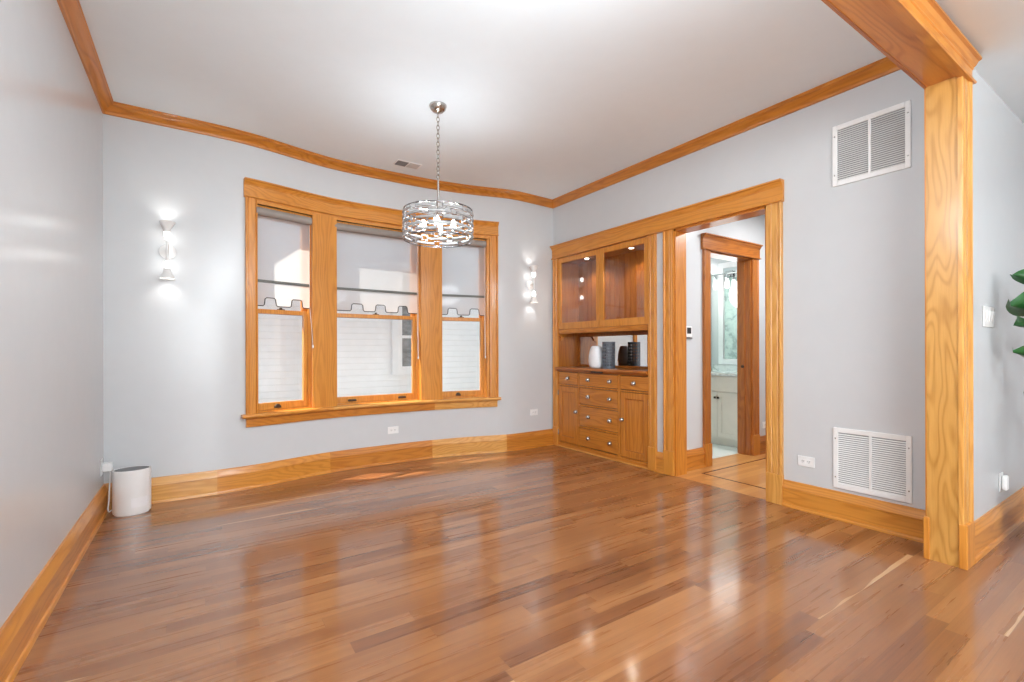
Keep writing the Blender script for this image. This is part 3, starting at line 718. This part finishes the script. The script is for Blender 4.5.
lc = thing('lattice_holder', (3.865, 3.845, .9825), 'charcoal cylinder with pierced diamond lattice on the hutch counter', 'candle holder')
def lattice(R, z0, z1, nc, nr, cx, cy):
    m_ = MB(); dt = 2 * math.pi / nc; dz = (z1 - z0) / nr
    P_ = lambda t, z, r=R: (cx + r * math.cos(t), cy + r * math.sin(t), z)
    for a in range(nc):
        for b in range(nr):
            t0, za = a * dt, z0 + b * dz; c = .76
            tm, zm = t0 + dt / 2, za + dz / 2
            q_ = [P_(t0, za), P_(t0 + dt, za), P_(t0 + dt, za + dz), P_(t0, za + dz)]
            h_ = [P_(tm, zm - c * dz / 2), P_(tm + c * dt / 2, zm), P_(tm, zm + c * dz / 2), P_(tm - c * dt / 2, zm)]
            m_.add(q_ + h_, [(0, 1, 5, 4), (1, 2, 6, 5), (2, 3, 7, 6), (3, 0, 4, 7)])
    return m_
lt = lattice(.072, 1.003, 1.268, 14, 7, 3.865, 3.845)
lo_ = lt.build('lattice_wall', 'charcoal', lc)
sm = lo_.modifiers.new('thick', 'SOLIDIFY'); sm.thickness = .006; sm.offset = -1
MB().lathe([(.072, .9828), (.072, 1.004), (.060, 1.004), (.001, 1.004)], (3.865, 3.845, 0), 36).build('base', 'charcoal', lc, smooth=40)
MB().lathe([(.0725, 1.266), (.0725, 1.285), (.064, 1.285), (.064, 1.266)], (3.865, 3.845, 0), 36).build('rim', 'charcoal', lc, smooth=40)
MB().lathe([(.045, 1.005), (.045, 1.06), (.001, 1.06)], (3.865, 3.845, 0), 24).build('inner_cup', 'dark', lc, smooth=40)

# ------------------------------------------------------------------ chandelier
CX, CY = 1.529, 3.319
ch = thing('chandelier', (CX, CY, CEIL), 'chrome drum chandelier of crystal bars hanging on a chain', 'chandelier')
MB().lathe([(.066, -.001), (.066, -.008), (.058, -.030), (.040, -.048), (.012, -.056), (.006, -.064)], (CX, CY, CEIL), 28).build('ceiling_canopy', 'nickel', ch, smooth=40)
cn = MB(); z = CEIL - .062; i = 0
while z > 2.50:
    pts = []
    for j in range(12):
        t_ = 2 * math.pi * j / 12; a = .0115 * math.cos(t_); b = .0195 * math.sin(t_)
        pts.append((CX + (a if i % 2 else 0), CY + (0 if i % 2 else a), z - .015 + b))
    cn.tube(pts, .0032, 5, closed=True); z -= .0315; i += 1
cn.build('chain', 'nickel', ch, smooth=60)
MB().tube([(CX, CY, 2.51), (CX, CY, 2.09)], .008, 10).build('rod', 'nickel', ch, smooth=40)
DR, DZ0, DZ1 = .260, 2.036, 2.262
def ring(z, r, h, w):
    return MB().lathe([(r - w, z - h), (r, z - h), (r, z + h), (r - w, z + h), (r - w, z - h)], (CX, CY, 0), 64)
for z_ in (DZ0 + .004, DZ1 - .004):
    ring(z_, DR + .004, .004, .007).build('drum_ring', 'gun_metal', ch, smooth=40)
cr = MB()
for a in (0, 1): cr.tube([(CX - DR * math.cos(a * math.pi / 2), CY - DR * math.sin(a * math.pi / 2), DZ1 - .006), (CX + DR * math.cos(a * math.pi / 2), CY + DR * math.sin(a * math.pi / 2), DZ1 - .006)], .004, 6)
cr.build('cross_bar', 'chrome', ch, smooth=40)
rows = 5; dz = (DZ1 - DZ0 - .02) / rows; NB = 8
for r_ in range(rows):
    zc = DZ0 + .012 + dz * (r_ + .5)
    for k in range(NB):
        t0 = (k + (.5 if r_ % 2 else 0)) * 2 * math.pi / NB
        arc = [(CX + DR * math.cos(t0 + (u - 3) / 6 * .60), CY + DR * math.sin(t0 + (u - 3) / 6 * .60), zc) for u in range(7)]
        MB().tube(arc, .0108, 8).build('crystal_bar', 'crystal', ch, smooth=60)
for r_ in range(rows):
    zc = DZ0 + .012 + dz * (r_ + .5)
    for k in range(NB):
        t0 = (k + (.5 if r_ % 2 else 0) + .5) * 2 * math.pi / NB
        lk = MB()
        e_ = lambda t, z, rr=DR + .004: (CX + rr * math.cos(t), CY + rr * math.sin(t), z)
        h_ = dz * .52; w_ = .085
        for tt in (t0 - w_, t0 + w_): lk.tube([e_(tt, zc - h_), e_(tt, zc + h_)], .0036, 5)
        for zz in (zc - h_ + .003, zc + h_ - .003): lk.tube([e_(t0 - w_, zz), e_(t0, zz), e_(t0 + w_, zz)], .0034, 5)
        lk.build('chrome_link', 'chrome', ch)
for k in range(4):
    t_ = math.pi / 4 + k * math.pi / 2 + .25
    x, y = CX + .115 * math.cos(t_), CY + .115 * math.sin(t_)
    ar = MB(); ar.tube([(CX, CY, 2.10), (CX + .06 * math.cos(t_), CY + .06 * math.sin(t_), 2.092), (x, y, 2.10)], .006, 8)
    ar.lathe([(.020, 2.096), (.022, 2.104), (.013, 2.106), (.013, 2.128)], (x, y, 0), 14)
    a_ = ar.build('lamp_arm', 'chrome', ch, smooth=40)
    MB().lathe([(.011, 2.128), (.020, 2.142), (.025, 2.160), (.021, 2.178), (.010, 2.194), (.001, 2.200)], (x, y, 0), 14).build('bulb', 'bulb', a_, smooth=60)

# ------------------------------------------------------------------ wall sconces (origin on the wall, local y points into the wall)
def make_sconce(loc, label):
    r = thing('wall_sconce', loc, label, 'sconce', 'hourglass wall sconces on the bowed wall')
    c = (0, -.085, 0)
    MB().lathe([(.056, -.002), (.056, -.014), (.050, -.019), (.001, -.020)], (0, 0, 0), 32, 'y').build('wall_plate', 'white_metal', r, smooth=40, local=True)
    MB().tube([(0, -.018, 0), (0, -.085, 0)], .009, 10).build('stem', 'white_metal', r, smooth=40, local=True)
    MB().lathe([(.010, -.085), (.010, .085)], c, 16).build('centre_tube', 'white_metal', r, smooth=40, local=True)
    for s in (1, -1):
        cup = [(.012, .085 * s), (.017, .12 * s), (.020, .142 * s), (.028, .172 * s), (.040, .200 * s), (.053, .222 * s), (.050, .222 * s), (.037, .198 * s), (.025, .170 * s), (.017, .145 * s), (.001, .143 * s)]
        cu = MB().lathe(cup, c, 28).build('flared_cup', 'white_metal', r, smooth=40, local=True)
        MB().lathe([(.0112, .084 * s), (.0160, .098 * s), (.0195, .112 * s), (.0205, .126 * s), (.0205, .140 * s)], c, 18).build('glow_collar', 'led', r, smooth=60, local=True)
        MB().lathe([(.015, .146 * s), (.016, .152 * s), (.001, .156 * s)], c, 18).build('led_lens', 'led', cu, smooth=60, local=True)
    return r
s1 = make_sconce((-.205, ycs(-.205) - .001, 1.987), 'white hourglass sconce glowing left of the windows')
s2 = copy_tree(s1); s2.location = (3.365, ycs(3.365) - .001, 1.985); s2['label'] = 'white hourglass sconce glowing between windows and hutch'
for s in (s1, s2):
    x, y, z = s.location
    for d in (1, -1):
        sp_ = bpy.data.lights.new('sconce_beam', 'SPOT'); sp_.energy = 1.4; sp_.spot_size = math.radians(125); sp_.spot_blend = 1.; sp_.shadow_soft_size = .018; sp_.color = (1, .97, .93)
        so = bpy.data.objects.new('sconce_beam', sp_); COL.objects.link(so)
        so.location = (x, y - .085, z + d * .165); so.rotation_euler = (math.pi if d > 0 else 0, 0, 0)

# ------------------------------------------------------------------ grilles, register, outlets, switches
def grille(loc, W, Hh, label, group):
    r = thing('air_grille', loc, label, 'air grille', group)
    # local: y along wall (centred), z up, x out of the wall is -x
    f = MB(); f.frame_yz(-W / 2, W / 2, -Hh / 2, Hh / 2, .030, -.012, -.001, .034, .034); f.box(-.012, -.001, -.008, .008, -Hh / 2 + .03, Hh / 2 - .03)
    f.build('grille_frame', 'white_metal', r, bevel=.003, local=True)
    MB().box(-.0025, -.0008, -W / 2 + .02, W / 2 - .02, -Hh / 2 + .02, Hh / 2 - .02).build('duct_backing', 'grille_dark', r, local=True)
    for a, b in ((-W / 2 + .03, -.008), (.008, W / 2 - .03)):
        sl_ = MB(); nS = 25; h = (Hh - .07) / nS
        for k in range(nS):
            z = -Hh / 2 + .035 + k * h
            sl_.prism([(-.0110, z), (-.0096, z - .0004), (-.003, z + h * .42), (-.0044, z + h * .42 + .0012)], 'xz', a, b)
        sl_.build('louvre_panel', 'white_metal', r, local=True)
    scr = MB()
    for yy in (-W / 2 + .014, W / 2 - .014):
        for zz in (-Hh * .32, Hh * .32): scr.lathe([(.005, -.0122), (.004, -.0138), (.0005, -.0142)], (0, yy, zz), 10, 'x')
    scr.build('screws', 'nickel', r, local=True)
    return r
g1 = grille((XR - .0005, 1.306, 2.555), .442, .425, 'white return air grille high on the wall near the beam', 'return air grilles')
g2 = copy_tree(g1); g2.location = (XR - .0005, 1.306, .433); g2['label'] = 'white return air grille low on the wall above the baseboard'
rg = thing('ceiling_register', (1.755, 4.535, CEIL), 'small pale ceiling register behind the chandelier chain', 'ceiling vent')
rgb = MB(); rgb.box(1.625, 1.885, 4.47, 4.605, CEIL - .006, CEIL - .001); rgb.build('register_frame', 'white', rg, bevel=.002)
for x0, x1, mt in ((1.640, 1.748, 'mesh_gray'), (1.762, 1.870, 'register')):
    b_ = MB()
    for k in range(9): b_.prism([(4.482 + k * .0128, CEIL - .007), (4.484 + k * .0128, CEIL - .0062), (4.492 + k * .0128, CEIL - .0095), (4.490 + k * .0128, CEIL - .0103)], 'yz', x0, x1)
    b_.box(x0, x1, 4.482, 4.594, CEIL - .0068, CEIL - .0061)
    b_.build('louvre_panel', mt, rg)

def outlet(loc, rotz, label, horiz=False):
    """duplex outlet; local plate lies in xz facing -y"""
    r = thing('wall_outlet', loc, label, 'outlet', 'white wall outlets'); r.rotation_euler = (0, 0, rotz)
    w, h = (.118, .076) if horiz else (.076, .118)
    MB().box(-w / 2, w / 2, -.007, -.001, -h / 2, h / 2).build('cover_plate', 'white', r, bevel=.003, local=True)
    for s in (-1, 1):
        c = (s * .020, 0) if horiz else (0, s * .020)
        f = MB().box(c[0] - .015, c[0] + .015, -.0095, -.006, c[1] - .0145, c[1] + .0145).build('receptacle', 'white', r, bevel=.003, local=True)
        sl_ = MB()
        for d in (-.006, .006): sl_.box(c[0] + d - .0013, c[0] + d + .0013, -.0100, -.0094, c[1] - .002, c[1] + .008)
        sl_.lathe([(.0026, -.0100), (.0026, -.0094)], (c[0], 0, c[1] - .007), 8, 'y')
        sl_.build('slots', 'dark', f, local=True)
    return r
def on_far(x): 
    a = math.atan2(ycs(x + .02) - ycs(x - .02), .04); return (x, ycs(x) - .0006, 0), a
def far_outlet(x, z, label, horiz=True):
    (x_, y_, _), a = on_far(x); return outlet((x_, y_, z), a, label, horiz)
far_outlet(3.425, .43, 'white outlet on the wall under the right sconce')
far_outlet(1.72, .347, 'white outlet on the wall under the middle window')
outlet((XR - .0006, 1.708, .365), -math.pi / 2, 'white outlet between hall opening casing and lower air grille', True)
outlet((XL + .0006, 4.545, .345), math.pi / 2, 'white outlet on the left wall with the purifier plug in it')
outlet((XL + .0006, 2.37, .385), math.pi / 2, 'white outlet on the left wall at the left edge of the photo')
outlet((5.47, HWY - .0006, .32), 0, 'white outlet on the hall wall right of the bathroom doorway', True)
# night light by the plant and three gang switch
sw = thing('light_switch', (4.035, YB0, 1.392), 'white three gang light switch plate left of the leafy plant', 'light switch')
MB().box(3.925, 4.150, YB0 - .008, YB0 - .001, 1.330, 1.455).build('cover_plate', 'white', sw, bevel=.003)
for k in range(3):
    x = 4.0375 + (k - 1) * .062
    MB().prism([(YB0 - .008, 1.358), (YB0 - .011, 1.358), (YB0 - .018, 1.427), (YB0 - .008, 1.427)], 'yz', x - .017, x + .017).build('rocker', 'white', sw, bevel=.002)
nl = outlet((4.325, YB0 - .0006, .335), 0, 'white outlet with plug in nightlight low on the wall right of the oak post')
MB().box(-.026, .026, -.036, -.010, -.048, .045).build('plug_in_light', 'white', nl, bevel=.008, local=True)

# ------------------------------------------------------------------ air purifier
pu = thing('air_purifier', (-.415, 4.475, 0), 'white oval air purifier standing in the left corner', 'air purifier')
A_, B_ = .114, .092
def oval(prof, n=48):
    return MB().lathe([(r, h) for r, h in prof], (-.415, 4.475, 0), n, 'z', A_, B_)
oval([(.90, .0), (.90, .010), (.985, .012), (1., .026), (1., .311), (.985, .323), (.955, .326), (.935, .321), (.001, .321)]).build('purifier_body', 'white', pu, smooth=35)
gr = MB()
for k in range(-8, 9):
    xx = k * .0118; yy = B_ * .86 * math.sqrt(max(0, 1 - (xx / (A_ * .90)) ** 2))
    gr.box(-.415 + xx - .0022, -.415 + xx + .0022, 4.475 - yy, 4.475 + yy, 0.3222, .3255)
gr.lathe([(.90, .3212), (.90, .3222), (.001, .3224)], (-.415, 4.475, 0), 40, 'z', A_, B_)
gr.build('outlet_grille', 'mesh_gray', pu)
lb = MB(); m = 10
for i in range(m):
    t0, t1 = [math.radians(-88 + 52 * j / m) for j in (i, i + 1)]
    f_ = lambda t, e: (-.415 + (A_ + e) * math.cos(t), 4.475 + (B_ + e) * math.sin(t))
    a, b = f_(t0, .0012), f_(t1, .0012)
    lb.add([(*a, .055), (*b, .055), (*b, .125), (*a, .125)], [(0, 1, 2, 3)])
lb.build('vent_panel', 'chalk', pu)
cord = MB(); cord.tube([(-.562, 4.545, .33), (-.545, 4.543, .30), (-.548, 4.52, .22), (-.550, 4.50, .10), (-.553, 4.478, .055), (-.550, 4.465, .04), (-.545, 4.47, .03), (-.530, 4.50, .035)], .0045, 8)
pc = cord.build('power_cord', 'white', pu, smooth=60)
MB().box(-.5895, -.535, 4.515, 4.575, .315, .375).build('plug', 'white', pc, bevel=.006)

# ------------------------------------------------------------------ fiddle leaf plant at the right edge
pl = thing('fiddle_leaf_fig', (4.20, .45, 0), 'potted leafy green plant at the right edge of the photo', 'plant')
PX, PY = 4.20, .45
MB().lathe([(.13, 0), (.15, .02), (.175, .30), (.18, .32), (.165, .32), (.16, .29), (.001, .285)], (PX, PY, 0), 32).build('pot', 'pot', pl, smooth=40)
MB().lathe([(.16, .292), (.08, .300), (.001, .303)], (PX, PY, 0), 24).build('soil', 'soil', pl, smooth=60)
MB().tube([(PX, PY, .29), (PX + .012, PY + .01, .7), (PX - .01, PY, 1.1), (PX + .006, PY - .006, 1.5), (PX, PY, 1.72)], [.016, .014, .012, .009, .005], 8).build('trunk', 'bark', pl, smooth=60)
def leaf(base, direction, L, Wd, droop, roll=0.):
    d = Vector(direction).normalized(); b = Vector(base)
    side = d.cross(Vector((0, 0, 1))).normalized(); up = side.cross(d).normalized()
    R_ = Matrix.Rotation(roll, 3, d); side = R_ @ side; up = R_ @ up
    m_ = MB(); nU, nV = 12, 6; vs = []
    for i in range(nU + 1):
        t_ = i / nU
        w = Wd * (math.sin(math.pi * t_ ** 1.35) ** .6) if 0 < t_ < 1 else .004
        for j in range(nV + 1):
            s_ = (j / nV - .5) * 2
            z_ = .018 * math.sin(6 * t_ + 2 * s_) + .05 * Wd * 4 * abs(s_) * .8 - droop * t_ * t_
            p = b + d * (t_ * L + .05) + side * (s_ * w * .5) + up * z_
            vs.append(tuple(p))
    fs = [(i * (nV + 1) + j, i * (nV + 1) + j + 1, (i + 1) * (nV + 1) + j + 1, (i + 1) * (nV + 1) + j) for i in range(nU) for j in range(nV)]
    lf_ = m_.add(vs, fs).build('leaf', 'leaf', pl, smooth=80)
    st = MB().tube([tuple(b), tuple(b + d * .05 + up * .004), tuple(b + d * (.05 + L * .5) - up * (droop * .25 - .004)), tuple(b + d * (.05 + L * .93) - up * (droop * .86 - .002))], [.005, .005, .0035, .0015], 6)
    st.build('midrib', 'leaf_vein', lf_, smooth=60)
rnd = random.Random(4)
LV = [(1.42, 126, .27, .27, .05, 38), (1.57, 122, .24, .10, -.02, 70), (1.30, 133, .26, .17, .03, -15), (1.13, 124, .25, .15, .02, 30), (1.62, 20, .24, .16, .05, 0), (1.66, 250, .22, .15, .04, 0), (1.48, 300, .30, .20, .08, 0),
      (1.36, 10, .28, .19, .08, 0), (1.26, 265, .29, .19, .1, 0), (1.05, 220, .27, .17, .1, 0), (1.02, 330, .27, .17, .1, 0), (.92, 60, .22, .14, .08, 0), (1.44, 200, .28, .18, .07, 0)]
for z_, az, L_, W_, dr_, rl_ in LV:
    a_ = math.radians(az); leaf((PX, PY, z_), (math.cos(a_), math.sin(a_), .22), L_, W_, dr_, math.radians(rl_))

# ------------------------------------------------------------------ neighbour's house outside the windows
def neighbour():
    Y = 6.9
    w = MB(); c = .087; k = 0; z = -1.0
    prof = []
    while z < 4.0:
        prof += [(Y - .018, z), (Y - .020, z + .007), (Y - .003, z + c)]; z += c
    prof = [(Y + .12, -1.0)] + prof + [(Y + .12, z)]
    r = thing('neighbour_house', (2, Y, -1), 'white clapboard house wall outside the windows', 'house')
    w.prism(prof, 'yz', -4, 9); w.build('siding', 'chalk', r)
    f = MB(); f.frame(2.405, 3.22, .83, 2.55, .115, Y - .05, Y - .012, .085, .12)
    wf = f.build('window_trim', 'chalk', r)
    s = MB(); s.frame(2.52, 3.105, .915, 2.43, .042, Y - .040, Y - .014, .035, .04); s.box(2.56, 3.07, Y - .042, Y - .014, 1.375, 1.420); s.build('window_sash', 'chalk', wf)
    MB().box(2.55, 3.08, Y - .024, Y - .018, .94, 2.41).build('window_pane', M['nglass'], wf)
def ng():
    m, nt, out = new_mat('dim_window_glass'); k = NT(nt); x, y, z = k.coords()
    nz = k.noise(k.xyz(k.math('MULTIPLY', x, 2.), y, k.math('MULTIPLY', z, 5.)), 3, 4)
    k.bsdf(out, k.ramp(nz, [(.35, (.16, .17, .18)), (.65, (.30, .31, .32))]), .1); return m
M['nglass'] = ng()
neighbour()
struct(MB().box(-5, 10, 5.3, 12, -1.1, -1.0), 'ground', plain('asphalt', (.10, .10, .10), .9, vary=.1), 'concrete side yard outside the windows', 'ground')

# ------------------------------------------------------------------ camera
F, HY, ROLL, YAW = 471.9, 349.53, -.0028, .5859
cam = bpy.data.cameras.new('camera'); cam.sensor_width = 36; cam.sensor_fit = 'HORIZONTAL'; cam.lens = F * 36 / 1024; cam.shift_y = (HY - 341) / 1024; cam.clip_start = .02
co = bpy.data.objects.new('camera', cam); COL.objects.link(co)
co.matrix_world = Matrix.Translation((0, 0, 1.2)) @ Matrix.Rotation(-YAW, 4, 'Z') @ Matrix.Rotation(math.pi / 2, 4, 'X') @ Matrix.Rotation(ROLL, 4, 'Z')
S.camera = co

# ------------------------------------------------------------------ light
W = bpy.data.worlds.new('sky'); S.world = W; W.use_nodes = True
nt = W.node_tree; nt.nodes.clear(); k = NT(nt)
sky = k.n('ShaderNodeTexSky', sky_type='HOSEK_WILKIE'); sky.sun_direction = Vector((-.44, .21, .70)).normalized(); sky.turbidity = 3.; sky.ground_albedo = .4
bg0 = k.n('ShaderNodeBackground'); bg0.inputs[1].default_value = 3.6
hs = k.n('ShaderNodeHueSaturation'); hs.inputs['Saturation'].default_value = .55; k.l(sky.outputs[0], hs.inputs['Color']); k.l(hs.outputs[0], bg0.inputs[0])
wo = k.n('ShaderNodeOutputWorld'); k.l(bg0.outputs[0], wo.inputs[0])

def light(name, kind, loc, energy, aim=None, color=(1, 1, 1), **kw):
    l = bpy.data.lights.new(name, kind); l.energy = energy; l.color = color
    for a, b in kw.items(): setattr(l, a, b)
    o = bpy.data.objects.new(name, l); COL.objects.link(o); o.location = loc
    if aim is not None: o.rotation_euler = Vector(aim).to_track_quat('-Z', 'Y').to_euler()
    return o
light('sun', 'SUN', (-5, 10, 8), 10, (.44, -.21, -.70), (1, .93, .82), angle=math.radians(.6))
# fill light added in the back wall opening, standing in for daylight
for x in (-.1,): light('added_back_fill', 'AREA', (x, -4.15, 1.5), 120, (0, 1, 0), (.92, .97, 1), shape='RECTANGLE', size=2.5, size_y=2.)
# two unseen point lights added to lift the dining walls and ceiling
for x, y, z, pw in ((.95, 1.15, 2.36, 50), (1.45, 1.12, 2.62, 5)): light('added_dining_fill', 'POINT', (x, y, z), pw, None, (.85, .94, 1), shadow_soft_size=.32)
# unseen fill lights added to brighten the near room and its ceiling
for x in (.6, 2.8): light('added_near_room_fill', 'POINT', (x, -1.5, 2.58), 68, None, (.88, .95, 1), shadow_soft_size=.3)
for kx in range(4):
    t_ = math.pi / 4 + kx * math.pi / 2 + .25
    light('chandelier_glow', 'POINT', (CX + .115 * math.cos(t_), CY + .115 * math.sin(t_), 2.163), 8.5, None, (.84, .93, 1), shadow_soft_size=.03)
light('added_hall_fill', 'AREA', (5.0, 2.0, 2.72), 22, (0, 0, -1), (.97, .98, 1), shape='DISK', size=.4)  # unseen source added to light the hall
light('vanity_glow', 'POINT', (BX1 - .3, 3.6, 1.95), 3.5, None, (1, .98, .95), shadow_soft_size=.26)
light('added_bath_fill', 'AREA', (5.1, 4.5, 2.48), 15, (0, 0, -1), (1, 1, 1), shape='DISK', size=.3)  # no visible fixture: added to brighten the bathroom
for y in (3.52, 4.22):
    light('puck_beam', 'SPOT', (FX + .13, y, 2.283), 9, (0, 0, -1), (1, .9, .75), spot_size=math.radians(130), spot_blend=.6, shadow_soft_size=.02)

vs_ = S.view_settings
S.display_settings.display_device = 'sRGB'
vs_.view_transform = 'Standard'; vs_.look = 'None'; vs_.gamma = 1; vs_.use_curve_mapping = False; vs_.exposure = .9
S.cycles.use_denoising = True
S.cycles.max_bounces = 10; S.cycles.diffuse_bounces = 5; S.cycles.glossy_bounces = 5; S.cycles.transparent_max_bounces = 16
S.cycles.caustics_reflective = False; S.cycles.caustics_refractive = False; S.cycles.sample_clamp_indirect = 6
